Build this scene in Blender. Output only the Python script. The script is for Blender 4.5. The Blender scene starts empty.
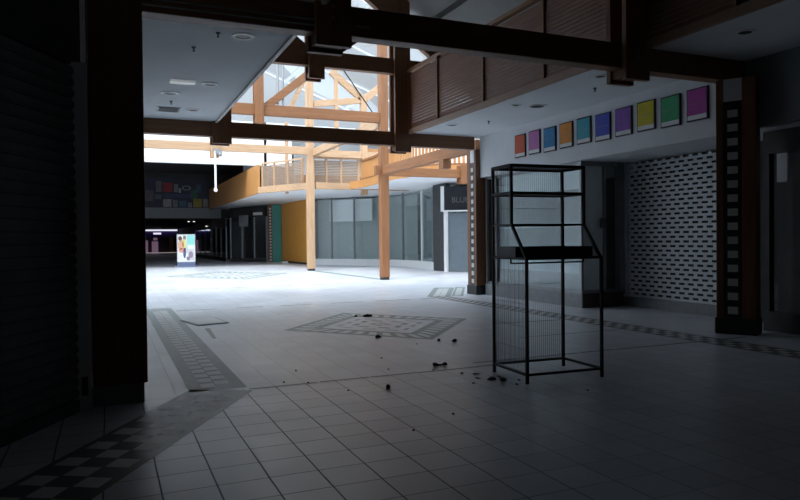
import bpy, bmesh, math, random
from mathutils import Vector, Matrix
random.seed(7)
S = bpy.context.scene
C = S.collection

# ------------------------------------------------------------------ camera
cam = bpy.data.objects.new('camera', bpy.data.cameras.new('camera'))
C.objects.link(cam)
yaw = math.atan(292 / 670); pitch = math.atan(10 / 670); roll = math.radians(0.6)
fw = Vector((math.sin(yaw) * math.cos(pitch), math.cos(yaw) * math.cos(pitch), -math.sin(pitch)))
rt = Vector((math.cos(yaw), -math.sin(yaw), 0)); up = rt.cross(fw)
R_ = rt * math.cos(roll) - up * math.sin(roll); U_ = up * math.cos(roll) + rt * math.sin(roll)
m3 = Matrix((R_, U_, -fw)).transposed()
cam.matrix_world = Matrix.Translation((0, 0, 1.45)) @ m3.to_4x4()
cam.data.sensor_width = 36; cam.data.lens = 670 / 800 * 36
cam.data.clip_end = 400; cam.data.clip_start = .05
S.camera = cam

# ------------------------------------------------------------------ light
W = bpy.data.worlds.new('sky'); S.world = W; W.use_nodes = True
bg = W.node_tree.nodes['Background']
wn_, wl_ = W.node_tree.nodes, W.node_tree.links
SUN = Vector((0.5, 0.42, -0.78)).normalized()      # direction the sunlight travels
tc = wn_.new('ShaderNodeTexCoord'); dt = wn_.new('ShaderNodeVectorMath'); dt.operation = 'DOT_PRODUCT'
dt.inputs[1].default_value = -SUN; wl_.new(tc.outputs['Generated'], dt.inputs[0])
mr = wn_.new('ShaderNodeMapRange'); mr.interpolation_type = 'SMOOTHSTEP'
mr.inputs[1].default_value = -.6; mr.inputs[2].default_value = 1.0; mr.inputs[3].default_value = .29; mr.inputs[4].default_value = 2.2
wl_.new(dt.outputs['Value'], mr.inputs[0]); wl_.new(mr.outputs[0], bg.inputs[1])   # hazy sky, brighter round the sun
bg.inputs[0].default_value = (0.78, 0.89, 1.0, 1)
sun = bpy.data.objects.new('sun', bpy.data.lights.new('sun', 'SUN')); C.objects.link(sun)
sun.data.energy = 1.9; sun.data.angle = math.radians(16); sun.data.color = (1, .97, .93)
sun.rotation_euler = SUN.to_track_quat('-Z', 'Y').to_euler()
S.view_settings.view_transform = 'Standard'; S.view_settings.look = 'None'
S.view_settings.gamma = 1; S.view_settings.use_curve_mapping = False
S.view_settings.exposure = 0.85

# ------------------------------------------------------------------ materials
def new_mat(name):
    m = bpy.data.materials.new(name); m.use_nodes = True
    return m, m.node_tree, m.node_tree.nodes, m.node_tree.links, m.node_tree.nodes['Principled BSDF']
def mat(name, col, rough=.6, metal=0, var=.12, scale=6, bump=0., spec=.5):
    m, t, N, L, p = new_mat(name)
    p.inputs['Roughness'].default_value = rough; p.inputs['Metallic'].default_value = metal
    p.inputs['Specular IOR Level'].default_value = spec
    g = N.new('ShaderNodeNewGeometry')
    n = N.new('ShaderNodeTexNoise'); n.inputs['Scale'].default_value = scale; n.inputs['Detail'].default_value = 5
    L.new(g.outputs['Position'], n.inputs['Vector'])
    r = N.new('ShaderNodeMapRange'); r.inputs[1].default_value = .3; r.inputs[2].default_value = .7
    r.inputs[3].default_value = 1 - var; r.inputs[4].default_value = 1 + var
    L.new(n.outputs[0], r.inputs[0])
    x = N.new('ShaderNodeVectorMath'); x.operation = 'SCALE'; x.inputs[0].default_value = col[:3]
    L.new(r.outputs[0], x.inputs['Scale']); L.new(x.outputs[0], p.inputs['Base Color'])
    if bump:
        b = N.new('ShaderNodeBump'); b.inputs['Strength'].default_value = bump; b.inputs['Distance'].default_value = .01
        L.new(n.outputs[0], b.inputs['Height']); L.new(b.outputs[0], p.inputs['Normal'])
    return m
def wood(name, c1, c2, axis=2, rough=.5):
    m, t, N, L, p = new_mat(name)
    p.inputs['Roughness'].default_value = rough
    g = N.new('ShaderNodeNewGeometry')
    mp = N.new('ShaderNodeMapping'); sc = [9., 9., 9.]; sc[axis] = .6
    mp.inputs['Scale'].default_value = sc
    L.new(g.outputs['Position'], mp.inputs['Vector'])
    n = N.new('ShaderNodeTexNoise'); n.inputs['Scale'].default_value = 1.6; n.inputs['Detail'].default_value = 7
    n.inputs['Roughness'].default_value = .62; n.inputs['Distortion'].default_value = .6
    L.new(mp.outputs[0], n.inputs['Vector'])
    r = N.new('ShaderNodeValToRGB'); e = r.color_ramp.elements
    e[0].position = .3; e[0].color = (*c1, 1); e[1].position = .7; e[1].color = (*c2, 1)
    L.new(n.outputs[0], r.inputs[0]); L.new(r.outputs[0], p.inputs['Base Color'])
    b = N.new('ShaderNodeBump'); b.inputs['Strength'].default_value = .15; b.inputs['Distance'].default_value = .01
    L.new(n.outputs[0], b.inputs['Height']); L.new(b.outputs[0], p.inputs['Normal'])
    return m
def emit(name, col, s):
    s *= .6
    m, t, N, L, p = new_mat(name)
    p.inputs['Base Color'].default_value = (*col, 1); p.inputs['Emission Color'].default_value = (*col, 1)
    p.inputs['Emission Strength'].default_value = s
    return m
def glass(name, tint=(.94, .97, .97), gloss=.05, rough=.02):
    m, t, N, L, p = new_mat(name); N.remove(p)
    tr = N.new('ShaderNodeBsdfTransparent'); tr.inputs[0].default_value = (*tint, 1)
    gl = N.new('ShaderNodeBsdfGlossy'); gl.inputs['Roughness'].default_value = rough
    gl.inputs[0].default_value = (.9, .95, 1, 1)
    lw = N.new('ShaderNodeLayerWeight'); lw.inputs[0].default_value = .5
    fr = N.new('ShaderNodeMath'); fr.operation = 'POWER'; fr.inputs[1].default_value = 5; L.new(lw.outputs['Facing'], fr.inputs[0])
    ad = N.new('ShaderNodeMath'); ad.operation = 'ADD'; ad.inputs[1].default_value = gloss; ad.use_clamp = True
    L.new(fr.outputs[0], ad.inputs[0])
    mx = N.new('ShaderNodeMixShader'); L.new(ad.outputs[0], mx.inputs[0])
    L.new(tr.outputs[0], mx.inputs[1]); L.new(gl.outputs[0], mx.inputs[2])
    L.new(mx.outputs[0], N['Material Output'].inputs[0])
    return m
TC1, TC2 = (.185, .076, .028), (.29, .125, .048)
M = {}
for ax, nm in enumerate('xyz'):
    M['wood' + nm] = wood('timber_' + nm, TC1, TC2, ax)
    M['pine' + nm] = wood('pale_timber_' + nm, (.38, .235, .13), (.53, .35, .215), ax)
for ax, nm in enumerate('xyz'): M['nave' + nm] = wood('shaded_timber_' + nm, (.17, .072, .032), (.27, .12, .053), ax)  # same timber, with the shade of the near trusses put into its colour
M['slat'] = wood('slat_timber', (.17, .062, .028), (.26, .105, .048), 1)
M['slatpale'] = wood('weathered_slats', (.20, .14, .10), (.30, .22, .16), 0)
M['hoardwood'] = wood('hoarding_timber', (.62, .27, .04), (.72, .34, .06), 2, .45)
M['edgewood'] = wood('edge_timber', (.26, .15, .10), (.36, .22, .15), 1)
M['pilewood'] = wood('pier_timber', (.15, .06, .028), (.23, .10, .045), 2)
M['panelwood'] = wood('panel_timber', (.42, .19, .06), (.52, .26, .09), 2, .45)
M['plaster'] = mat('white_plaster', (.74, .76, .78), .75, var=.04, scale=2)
M['ceil'] = mat('ceiling_paint', (.72, .75, .77), .8, var=.03, scale=1.5)
M['roofgrey'] = mat('roof_lining', (.42, .44, .43), .7, var=.08, scale=1.2)
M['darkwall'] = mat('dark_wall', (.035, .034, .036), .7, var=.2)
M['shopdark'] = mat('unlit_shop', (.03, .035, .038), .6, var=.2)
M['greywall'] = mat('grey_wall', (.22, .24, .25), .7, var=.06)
M['trim'] = mat('painted_trim', (.70, .68, .65), .5, var=.05)
M['steel'] = mat('galvanised_steel', (.30, .31, .32), .4, .7, var=.1)
M['alu'] = mat('aluminium', (.55, .58, .6), .35, .6, var=.05)
M['black'] = mat('black_metal', (.012, .012, .013), .45, .2, var=.2)
M['blackp'] = mat('black_paint', (.02, .02, .022), .5, var=.2)
M['shutblue'] = mat('blue_grey_steel', (.17, .21, .24), .5, .1, var=.04)
M['shutter'] = mat('shutter_steel', (.70, .73, .75), .55, .1, var=.05)
M['shutdark'] = mat('roller_steel', (.10, .105, .11), .5, .3, var=.1)
M['white'] = mat('white_gloss', (.75, .76, .76), .4, var=.03)
M['tilewhite'] = mat('white_tile', (.62, .62, .60), .3, var=.05, scale=20)
M['tileblack'] = mat('black_tile', (.03, .03, .033), .3, var=.1)
M['in_green'] = mat('inlay_green', (.19, .24, .23), .48, var=.15, scale=8)
M['in_dark'] = mat('inlay_charcoal', (.09, .095, .10), .42, var=.2, scale=8)
M['in_white'] = mat('inlay_white', (.62, .62, .62), .48, var=.08, scale=8)
M['in_grey'] = mat('inlay_grey', (.27, .28, .29), .48, var=.12, scale=8)
M['signgrey'] = mat('sign_grey', (.10, .105, .11), .5)
M['greyband'] = mat('grey_film', (.22, .24, .24), .4, var=.2, scale=1.5)
M['midband'] = mat('mid_film', (.33, .36, .36), .4, var=.12, scale=1.5)
M['colgrey'] = mat('column_grey', (.17, .20, .20), .6, var=.05)
M['signblack'] = mat('sign_black', (.012, .014, .02), .8)
M['midwall'] = mat('added_panel_grey', (.46, .50, .49), .6, var=.05)
M['brownbase'] = mat('brown_plinth', (.075, .062, .055), .5, var=.15)
M['teal'] = mat('teal_panel', (.07, .27, .22), .4, var=.05)
M['glass'] = glass('shop_glass')
M['roofglass'] = glass('roof_glass', (.97, .98, .985), .02)
M['frost'] = mat('whitened_glass', (.66, .73, .73), .3, var=.10, scale=1.3)
M['rag'] = mat('dark_rag', (.015, .015, .018), .9, var=.4, scale=30)
M['scrap'] = mat('grey_scrap', (.10, .09, .085), .9, var=.4, scale=30)
M['card'] = mat('board', (.78, .78, .77), .6, var=.06, scale=4)

def floor_material():
    m, t, N, L, p = new_mat('floor_tiles')
    g = N.new('ShaderNodeNewGeometry'); sep = N.new('ShaderNodeSeparateXYZ'); L.new(g.outputs['Position'], sep.inputs[0])
    def mt(op, a, b=None, clamp=False):
        n = N.new('ShaderNodeMath'); n.operation = op; n.use_clamp = clamp
        for i, v in enumerate((a, b)):
            if v is None: continue
            if isinstance(v, (int, float)): n.inputs[i].default_value = v
            else: L.new(v, n.inputs[i])
        return n.outputs[0]
    T = .3115
    # slight wander of the joints
    wn = N.new('ShaderNodeTexNoise'); wn.inputs['Scale'].default_value = 1.7; L.new(g.outputs['Position'], wn.inputs['Vector'])
    wob = mt('MULTIPLY', mt('SUBTRACT', wn.outputs[0], .5), .012)
    u = mt('DIVIDE', mt('ADD', mt('SUBTRACT', sep.outputs[0], .575), wob), T)
    v = mt('DIVIDE', mt('ADD', mt('SUBTRACT', sep.outputs[1], 6.57), wob), T)
    fu, fv = mt('FLOOR', u), mt('FLOOR', v)
    du = mt('SUBTRACT', .5, mt('ABSOLUTE', mt('SUBTRACT', mt('FRACT', u), .5)))
    dv = mt('SUBTRACT', .5, mt('ABSOLUTE', mt('SUBTRACT', mt('FRACT', v), .5)))
    ju = mt('SUBTRACT', 1, mt('SMOOTH_MIN', 1, mt('DIVIDE', du, .018)), True)
    gu = mt('LESS_THAN', du, .0165); gv = mt('LESS_THAN', dv, .012)
    # joints along the mall are filled dark only in the near bay
    near = mt('LESS_THAN', sep.outputs[1], 6.6)
    fade = N.new('ShaderNodeMapRange'); fade.interpolation_type = 'SMOOTHSTEP'; L.new(sep.outputs[0], fade.inputs[0])
    fade.inputs[1].default_value = 1.4; fade.inputs[2].default_value = 3.4; fade.inputs[3].default_value = 1; fade.inputs[4].default_value = .25
    near = mt('MULTIPLY', near, fade.outputs[0])
    su = mt('MULTIPLY', gu, mt('ADD', mt('MULTIPLY', near, .6), .26))
    sv = mt('MULTIPLY', gv, mt('ADD', mt('MULTIPLY', near, .70), .16))
    gr = mt('MAXIMUM', su, sv)
    cv = N.new('ShaderNodeCombineXYZ'); L.new(fu, cv.inputs[0]); L.new(fv, cv.inputs[1])
    wh = N.new('ShaderNodeTexWhiteNoise'); L.new(cv.outputs[0], wh.inputs['Vector'])
    tone = mt('ADD', mt('MULTIPLY', wh.outputs['Value'], .14), .93)
    st = N.new('ShaderNodeTexNoise'); st.inputs['Scale'].default_value = .8; st.inputs['Detail'].default_value = 6
    L.new(g.outputs['Position'], st.inputs['Vector'])
    tone = mt('MULTIPLY', tone, mt('ADD', mt('MULTIPLY', st.outputs[0], .35), .82))
    vm = N.new('ShaderNodeVectorMath'); vm.operation = 'SCALE'; vm.inputs[0].default_value = (.58, .60, .645)
    L.new(tone, vm.inputs['Scale'])
    mx = N.new('ShaderNodeMix'); mx.data_type = 'RGBA'; L.new(gr, mx.inputs['Factor'])
    L.new(vm.outputs[0], mx.inputs['A']); mx.inputs['B'].default_value = (.03, .03, .035, 1)
    L.new(mx.outputs['Result'], p.inputs['Base Color'])
    rr = mt('ADD', mt('MULTIPLY', st.outputs[0], .24), .22)
    rr = mt('ADD', rr, mt('MULTIPLY', gr, .4)); L.new(rr, p.inputs['Roughness'])
    b = N.new('ShaderNodeBump'); b.inputs['Strength'].default_value = .4; b.inputs['Distance'].default_value = .004
    L.new(mt('SUBTRACT', 1, gr), b.inputs['Height']); L.new(b.outputs[0], p.inputs['Normal'])
    return m
M['floor'] = floor_material()

# ------------------------------------------------------------------ mesh helpers
def BM(): return bmesh.new()
def bx(bm, x0, x1, y0, y1, z0, z1, mi=0):
    v = [bm.verts.new((x, y, z)) for z in (z0, z1) for y in (y0, y1) for x in (x0, x1)]
    for f in ((0, 2, 3, 1), (4, 5, 7, 6), (0, 1, 5, 4), (2, 6, 7, 3), (0, 4, 6, 2), (1, 3, 7, 5)):
        bm.faces.new([v[i] for i in f]).material_index = mi
    return bm
def bar(bm, a, b, w, h, mi=0, upv=(0, 0, 1)):
    a, b = Vector(a), Vector(b); d = (b - a).normalized(); u = Vector(upv)
    if abs(d.dot(u)) > .98: u = Vector((0, 1, 0))
    s = d.cross(u).normalized(); u = s.cross(d)
    v = [bm.verts.new(p + s * i * w / 2 + u * j * h / 2) for p in (a, b) for i, j in ((-1, -1), (1, -1), (1, 1), (-1, 1))]
    for f in ((3, 2, 1, 0), (4, 5, 6, 7), (0, 1, 5, 4), (1, 2, 6, 5), (2, 3, 7, 6), (3, 0, 4, 7)):
        bm.faces.new([v[i] for i in f]).material_index = mi
    return bm
def tube(bm, a, b, r, n=8, mi=0, r2=None):
    a, b = Vector(a), Vector(b); d = (b - a).normalized(); u = Vector((0, 0, 1)) if abs(d.z) < .9 else Vector((1, 0, 0))
    s = d.cross(u).normalized(); u = s.cross(d); r2 = r if r2 is None else r2
    A = [bm.verts.new(a + (s * math.cos(t) + u * math.sin(t)) * r) for t in [i * 2 * math.pi / n for i in range(n)]]
    B = [bm.verts.new(b + (s * math.cos(t) + u * math.sin(t)) * r2) for t in [i * 2 * math.pi / n for i in range(n)]]
    for i in range(n):
        bm.faces.new((A[i], B[i], B[(i + 1) % n], A[(i + 1) % n])).material_index = mi
    bm.faces.new(A).material_index = mi; bm.faces.new(B[::-1]).material_index = mi
    return bm
def poly(bm, pts, z0, z1, mi=0):
    A = [bm.verts.new((x, y, z0)) for x, y in pts]; B = [bm.verts.new((x, y, z1)) for x, y in pts]; n = len(pts)
    bm.faces.new(A[::-1]).material_index = mi; bm.faces.new(B).material_index = mi
    for i in range(n): bm.faces.new((A[i], A[(i + 1) % n], B[(i + 1) % n], B[i])).material_index = mi
    return bm
def ribbon(bm, pts, z0, z1, th, mi=0):   # upright band of thickness th along a plan line
    n = len(pts); P = [Vector((x, y, 0)) for x, y in pts]; L_, R2 = [], []
    for i in range(n):
        d = (P[min(i + 1, n - 1)] - P[max(i - 1, 0)]).normalized(); s = Vector((d.y, -d.x, 0)) * th / 2
        L_.append(P[i] - s); R2.append(P[i] + s)
    ring = L_ + R2[::-1]; k = len(ring)
    A = [bm.verts.new((p.x, p.y, z0)) for p in ring]; B = [bm.verts.new((p.x, p.y, z1)) for p in ring]
    for i in range(k): bm.faces.new((A[i], A[(i + 1) % k], B[(i + 1) % k], B[i])).material_index = mi
    for i in range(n - 1):
        j = k - 1 - i
        bm.faces.new((A[i], A[j], A[j - 1], A[i + 1])).material_index = mi
        bm.faces.new((B[i + 1], B[j - 1], B[j], B[i])).material_index = mi
    return bm
def obj(name, bm, mats, parent=None, label=None, bevel=0, smooth=False):
    if not isinstance(mats, (list, tuple)): mats = [mats]
    bmesh.ops.recalc_face_normals(bm, faces=bm.faces)
    me = bpy.data.meshes.new(name)
    root = parent
    off = Vector((0, 0, 0))
    while root is not None: off += root.location; root = root.parent
    bmesh.ops.translate(bm, verts=bm.verts, vec=-off)
    bm.to_mesh(me); bm.free()
    for m in mats: me.materials.append(M[m] if isinstance(m, str) else m)
    o = bpy.data.objects.new(name, me); C.objects.link(o)
    if parent is not None: o.parent = parent
    if label: o['label'] = label
    if smooth:
        for p in me.polygons: p.use_smooth = True
    if bevel:
        b = o.modifiers.new('bevel', 'BEVEL'); b.width = bevel; b.segments = 2; b.limit_method = 'ANGLE'
    return o
def thing(name, label, cat, loc=(0, 0, 0), group=None):
    o = bpy.data.objects.new(name, None); C.objects.link(o); o.location = loc; o.empty_display_size = .1
    o['label'] = label; o['category'] = cat
    if group: o['group'] = group
    return o
def tag(o, label, cat, group=None):
    o['label'] = label; o['category'] = cat
    if group: o['group'] = group
    return o
def struct(name, bm, mats, bevel=0):
    o = obj(name, bm, mats, bevel=bevel); o['kind'] = 'structure'; return o
def recentre(o, loc):
    loc = Vector(loc); o.data.transform(Matrix.Translation(-loc)); o.location = loc; return o

# ------------------------------------------------------------------ FLOOR (tiles + inlays, one mesh)
bm = BM()
bx(bm, -8, 18, -5, 110, -.2, 0)
FZ = .0015
def q(pts, mi, z=FZ):
    f = bm.faces.new([bm.verts.new((x, y, z)) for x, y in pts]); f.material_index = mi
    return f
def inlay(o, ux, vy, u0, u1, v0, v1, mi, z=FZ):
    f = lambda u, v: (o[0] + ux[0] * u + vy[0] * v, o[1] + ux[1] * u + vy[1] * v)
    q([f(u0, v0), f(u1, v0), f(u1, v1), f(u0, v1)], mi, z)
def ladder(o, d, w, length, mg=1):      # green band with two staggered rows of white tiles
    ux = (d[1], -d[0])
    inlay(o, ux, d, 0, w, 0, length, mg)
    n = int((length - .3) / .27)
    for i in range(n):
        for k, s in ((0, 0), (1, .1)):
            a = w * .24 + k * w * .27
            inlay(o, ux, d, a, a + w * .25, .15 + i * .27 + s, .15 + i * .27 + s + .19, 2, FZ * 2)
def checker(o, d, w, length, cols, md=3, mw=2, edge=.05):
    ux = (d[1], -d[0]); inlay(o, ux, d, 0, w, 0, length, md)
    c = (w - 2 * edge) / cols; n = int(length / c)
    for i in range(n):
        for k in range(cols):
            if (i + k) % 2 == 0:
                inlay(o, ux, d, edge + k * c, edge + (k + 1) * c - .012, i * c, (i + 1) * c - .012, mw, FZ * 2)
dg = (math.sin(math.radians(30)), math.cos(math.radians(30)))
ladder((.70, 6.72), (0, 1), .55, 8.45)                         # left band
checker((-1.45, 3.09), dg, .63, 4.35, 3, 3, 2)                 # left diagonal band at the roller shutter
checker((7.45, -3), (0, 1), .50, 18.3, 3, 3, 2)               # right band
ladder((7.42, 15.35), dg, .60, 3.2)                           # right diagonal band by the far pier
ladder((8.05, 15.2), dg, .30, 3.2)
inlay((0, 0), (1, 0), (0, 1), .70, 1.25, 15.17, 15.6, 4)
def rhomb(cx, cy, hx, hy, n):
    A, B, Cc, D = (cx - hx, cy), (cx, cy + hy), (cx + hx, cy), (cx, cy - hy)
    def ring(s0, s1, mi, z=FZ, cut=None):
        P = lambda p, s: (cx + (p[0] - cx) * s, cy + (p[1] - cy) * s)
        for a, b in ((A, B), (B, Cc), (Cc, D), (D, A)):
            if cut is None:
                q([P(a, s1), P(b, s1), P(b, s0), P(a, s0)], mi, z)
            else:
                for i in range(cut):
                    l = lambda p, r, t: (p[0] + (r[0] - p[0]) * t, p[1] + (r[1] - p[1]) * t)
                    t0, t1 = (i + .2) / cut, (i + .75) / cut
                    o0, o1, i0, i1 = P(a, s1), P(b, s1), P(a, s0), P(b, s0)
                    q([l(o0, o1, t0), l(o0, o1, t1), l(i0, i1, t1), l(i0, i1, t0)], mi, z)
    ring(.62, 1, 1); ring(.72, .92, 2, FZ * 2, n)
    ring(.44, .50, 4, FZ, 3); ring(.26, .34, 1, FZ, 2); ring(.05, .14, 4, FZ, 1)
rhomb(4.29, 10.72, 1.70, 2.02, 9)
rhomb(4.85, 29.9, 2.7, 3.9, 10)
for y, a, b, w in ((6.62, 1.25, 4.3, .05), (6.84, 3.9, 8.4, .05), (8.3, 5.5, 7.4, .035)):   # joint strips
    x = a
    while x < b:
        l = random.uniform(.5, 1.1); e = min(x + l, b); s = random.uniform(-.012, .012)
        q([(x, y - w / 2 + s), (e, y - w / 2 + s), (e, y + w / 2 + s), (x, y + w / 2 + s)], 3); x = e + random.uniform(0, .04)
for y, a, b in ((14.85, 1.3, 7.4), (21.5, .5, 9)):
    x = a
    while x < b:
        l = random.uniform(.5, .9); e = min(x + l, b)
        q([(x, y - .05), (e, y - .05), (e, y + .05), (x, y + .05)], 1); x = e + random.uniform(.25, .5)
q([(9.15, 22.9), (9.4, 22.9), (9.3, 31.2), (8.95, 31.2)], 1)    # dark line between the posts
q([(1.42, 10.3), (1.47, 10.3), (1.55, 11.6), (1.46, 11.6)], 3)  # worn scrape
struct('floor', bm, ['floor', 'in_green', 'in_white', 'in_dark', 'in_grey', 'in_grey'])

# ------------------------------------------------------------------ CEILINGS, ROOF, WALLS
NX0, NX1, CX = 2.20, 6.90, 4.53
bm = BM(); bx(bm, -8, NX0, -5, 15.45, 4.1, 4.3); struct('ceiling', bm, 'ceil')
bm = BM(); bx(bm, NX1, 17, -5, 15.45, 4.1, 4.3); struct('ceiling', bm, 'ceil')
bm = BM(); bx(bm, NX0, NX0 + .05, -5, 15.1, 4.06, 4.34); bx(bm, NX0 + .05, NX0 + .12, -5, 15.1, 4.14, 4.40)   # stepped pale edge of the left soffit
struct('trim_1', bm, 'trim')
bm = BM(); bx(bm, NX1 - .06, NX1, -5, 15.1, 4.05, 4.17); struct('trim_2', bm, 'edgewood')
# solid nave roof, sloping both ways from the ridge
bm = BM()
for s in (-1, 1):
    for z in (0,):
        a = [(CX, 9.1), (CX + s * 4.6, 9.1 - .75 * 4.6), (CX + s * 4.6, 9.3 - .75 * 4.6), (CX, 9.3)]
        A = [bm.verts.new((x, -5, zz)) for x, zz in a]; B = [bm.verts.new((x, 15.6, zz)) for x, zz in a]
        bm.faces.new(A); bm.faces.new(B[::-1])
        for i in range(4): bm.faces.new((A[i], A[(i + 1) % 4], B[(i + 1) % 4], B[i]))
struct('ceiling', bm, 'roofgrey')
bm = BM(); bx(bm, 9.0, 9.12, -5, 15.6, 4.3, 5.9); struct('wall_upper_right', bm, 'roofgrey')
bm = BM(); bx(bm, -.06, .06, -5, 15.6, 4.3, 5.9); struct('wall_upper_left', bm, 'roofgrey')
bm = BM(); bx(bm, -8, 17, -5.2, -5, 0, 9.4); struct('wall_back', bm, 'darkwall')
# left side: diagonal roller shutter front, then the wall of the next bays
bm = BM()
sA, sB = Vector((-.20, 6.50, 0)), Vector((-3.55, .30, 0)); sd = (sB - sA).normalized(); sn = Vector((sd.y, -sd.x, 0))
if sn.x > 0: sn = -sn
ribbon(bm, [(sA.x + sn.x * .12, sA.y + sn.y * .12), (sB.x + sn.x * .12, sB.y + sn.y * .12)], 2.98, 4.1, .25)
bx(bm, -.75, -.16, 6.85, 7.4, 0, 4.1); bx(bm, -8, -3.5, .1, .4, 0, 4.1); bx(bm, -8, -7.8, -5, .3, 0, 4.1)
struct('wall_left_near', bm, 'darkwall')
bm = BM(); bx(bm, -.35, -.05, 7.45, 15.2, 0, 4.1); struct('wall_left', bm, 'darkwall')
bm = BM(); bx(bm, -5, -4.8, 15.6, 56, 0, 8.2); bx(bm, -4.8, -.05, 15.3, 15.6, 0, 8.2)
struct('wall_left_atrium', bm, 'plaster')
# right side fascia with soffit return over the recess
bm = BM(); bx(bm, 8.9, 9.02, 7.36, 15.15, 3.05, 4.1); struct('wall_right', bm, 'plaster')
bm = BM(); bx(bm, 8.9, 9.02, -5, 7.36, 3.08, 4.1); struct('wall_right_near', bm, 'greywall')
bm = BM(); bx(bm, 9.02, 12.5, -5, 15.15, 3.05, 3.15); struct('ceiling', bm, 'ceil')
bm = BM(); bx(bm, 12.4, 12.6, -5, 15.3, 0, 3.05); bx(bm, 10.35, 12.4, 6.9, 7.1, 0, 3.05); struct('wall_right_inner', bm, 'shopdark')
bm = BM(); bx(bm, 9.35, 17, 15.35, 15.6, 0, 8.2); struct('wall_right_return', bm, 'plaster')
bm = BM(); bx(bm, 17, 17.2, 15.35, 44, 0, 8.2); struct('wall_right_atrium', bm, 'plaster')

# glazed atrium roof: panes between bars
bm = BM(); RX, RZ = 6.1, 12.2
def roofz(x): return RZ - (RZ - 8.2) * abs(x - RX) / (17 - RX)
for s in (-1, 1):
    f = bm.faces.new([bm.verts.new(p) for p in ((RX, 15.5, RZ), (RX + s * 10.9, 15.5, 8.2), (RX + s * 10.9, 39, 8.2), (RX, 39, RZ))])
f = bm.faces.new([bm.verts.new(p) for p in ((RX - 10.9, 15.5, 8.2), (RX + 10.9, 15.5, 8.2), (RX, 15.5, RZ))])
f = bm.faces.new([bm.verts.new(p) for p in ((RX - 10.9, 39, 8.2), (RX + 10.9, 39, 8.2), (RX, 39, RZ))])
o = struct('window_1', bm, 'roofglass')
bm = BM()
for i in range(6):
    y = 15.8 + i * 4.6
    for s in (-1, 1): bar(bm, (RX, y, RZ - .06), (RX + s * 10.9, y, 8.14), .05, .09)
for x in (RX, RX - 3.6, RX - 7.2, RX + 3.6, RX + 7.2): bar(bm, (x, 15.5, roofz(x) - .1), (x, 39, roofz(x) - .1), .08, .14)
obj('glazing_bar', bm, 'alu', o)
# solid infill between nave roof and atrium walls is the sky-lit gable, kept glazed above 8.2 only
bm = BM()
for s, xa, xb in ((-1, -4.8, -.06), (1, 9.12, 17)): bx(bm, xa, xb, 15.35, 15.6, 8.0, 8.2)
struct('trim_3', bm, 'trim')

# far end of the atrium
bm = BM(); bx(bm, -4.8, 9.8, 38.0, 38.3, 5.75, 8.2); struct('wall_bulkhead', bm, 'white')
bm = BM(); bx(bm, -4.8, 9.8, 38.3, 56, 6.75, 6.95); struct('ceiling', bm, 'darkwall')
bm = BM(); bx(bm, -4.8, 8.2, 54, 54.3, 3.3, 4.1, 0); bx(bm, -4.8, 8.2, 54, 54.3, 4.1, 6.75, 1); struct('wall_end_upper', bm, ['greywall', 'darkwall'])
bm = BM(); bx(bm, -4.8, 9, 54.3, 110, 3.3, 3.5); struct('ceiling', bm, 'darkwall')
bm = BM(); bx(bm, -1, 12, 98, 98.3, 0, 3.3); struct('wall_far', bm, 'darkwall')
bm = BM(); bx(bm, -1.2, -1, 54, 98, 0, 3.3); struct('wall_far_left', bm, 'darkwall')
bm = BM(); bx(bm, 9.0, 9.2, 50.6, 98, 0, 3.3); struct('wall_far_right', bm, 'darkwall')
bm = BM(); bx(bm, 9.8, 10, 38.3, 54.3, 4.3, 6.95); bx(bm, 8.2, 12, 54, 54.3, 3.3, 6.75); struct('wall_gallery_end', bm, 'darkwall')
# upper wall behind the gallery
bm = BM(); bx(bm, 8.2, 17, 44, 44.3, 4.4, 5.9, 1); bx(bm, 8.2, 17, 44, 44.3, 5.9, 8.2, 0); bx(bm, 8.2, 8.35, 38, 44, 5.75, 8.2, 0)
bx(bm, 8.2, 17, 38.9, 39.1, 8.0, 8.3, 0)
struct('wall_gallery', bm, ['plaster', 'panelwood'])
bm = BM(); bx(bm, 8.2, 17, 39.1, 44.3, 8.2, 8.35); struct('ceiling', bm, 'ceil')

# gallery slab with its curved edge
edge = [(7.4, 54), (7.4, 35.3), (9.35, 32.0), (11.05, 31.85)]
curve = [(11.35, 30.6), (11.35, 29), (11.15, 27.4), (11.15, 26), (11.4, 24.6), (12.0, 23.6), (12.9, 23.05), (14.2, 22.9), (17, 22.9)]
bm = BM(); poly(bm, edge + curve + [(17, 44), (17, 46), (10.6, 54)], 4.02, 4.3); struct('ceiling', bm, 'plaster')

# ------------------------------------------------------------------ PIERS
def pier(rz, face_x, y0, y1, depth, label, fa, fb):
    t = thing('pier', label, 'pillar', (face_x, (y0 + y1) / 2, 0))
    L_ = y1 - y0; a, b = y0 + L_ * fa, y1 - L_ * fb
    for (p, r) in ((y0, a), (b, y1)):
        bm = BM(); bx(bm, face_x - .03, face_x + depth, p, r, .24, 3.78); obj('post', bm, 'pilewood', t, bevel=.01)
    bm = BM(); bx(bm, face_x - .022, face_x + depth - .02, a, b, .24, 3.45); 
    o = obj('tile_panel', bm, 'tileblack', t, 'black tile strip with a column of white squares')
    w = min(.15, (b - a) * .56); n = 15; st = (3.42 - .3) / n; ym = (a + b) / 2
    for i in range(n):
        bm = BM(); bx(bm, face_x - .032, face_x - .02, ym - w / 2, ym + w / 2, .30 + i * st, .30 + i * st + st * .52); obj('white_tile', bm, 'tilewhite', o)
    bm = BM(); bx(bm, face_x - .022, face_x + depth - .02, a, b, 3.45, 3.78); obj('header', bm, 'plaster', t, 'pale header panel above the tiles')
    bm = BM(); bx(bm, face_x - .05, face_x + depth, y0 - .02, y1 + .02, 0, .24); obj('base', bm, 'blackp', t, bevel=.01)
    t.rotation_euler.z = math.radians(rz)
    return t
pier(30, 8.525, 6.83, 7.37, .34, 'timber pier with black and white tile strip beside the perforated shutter', .35, .19)
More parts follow.
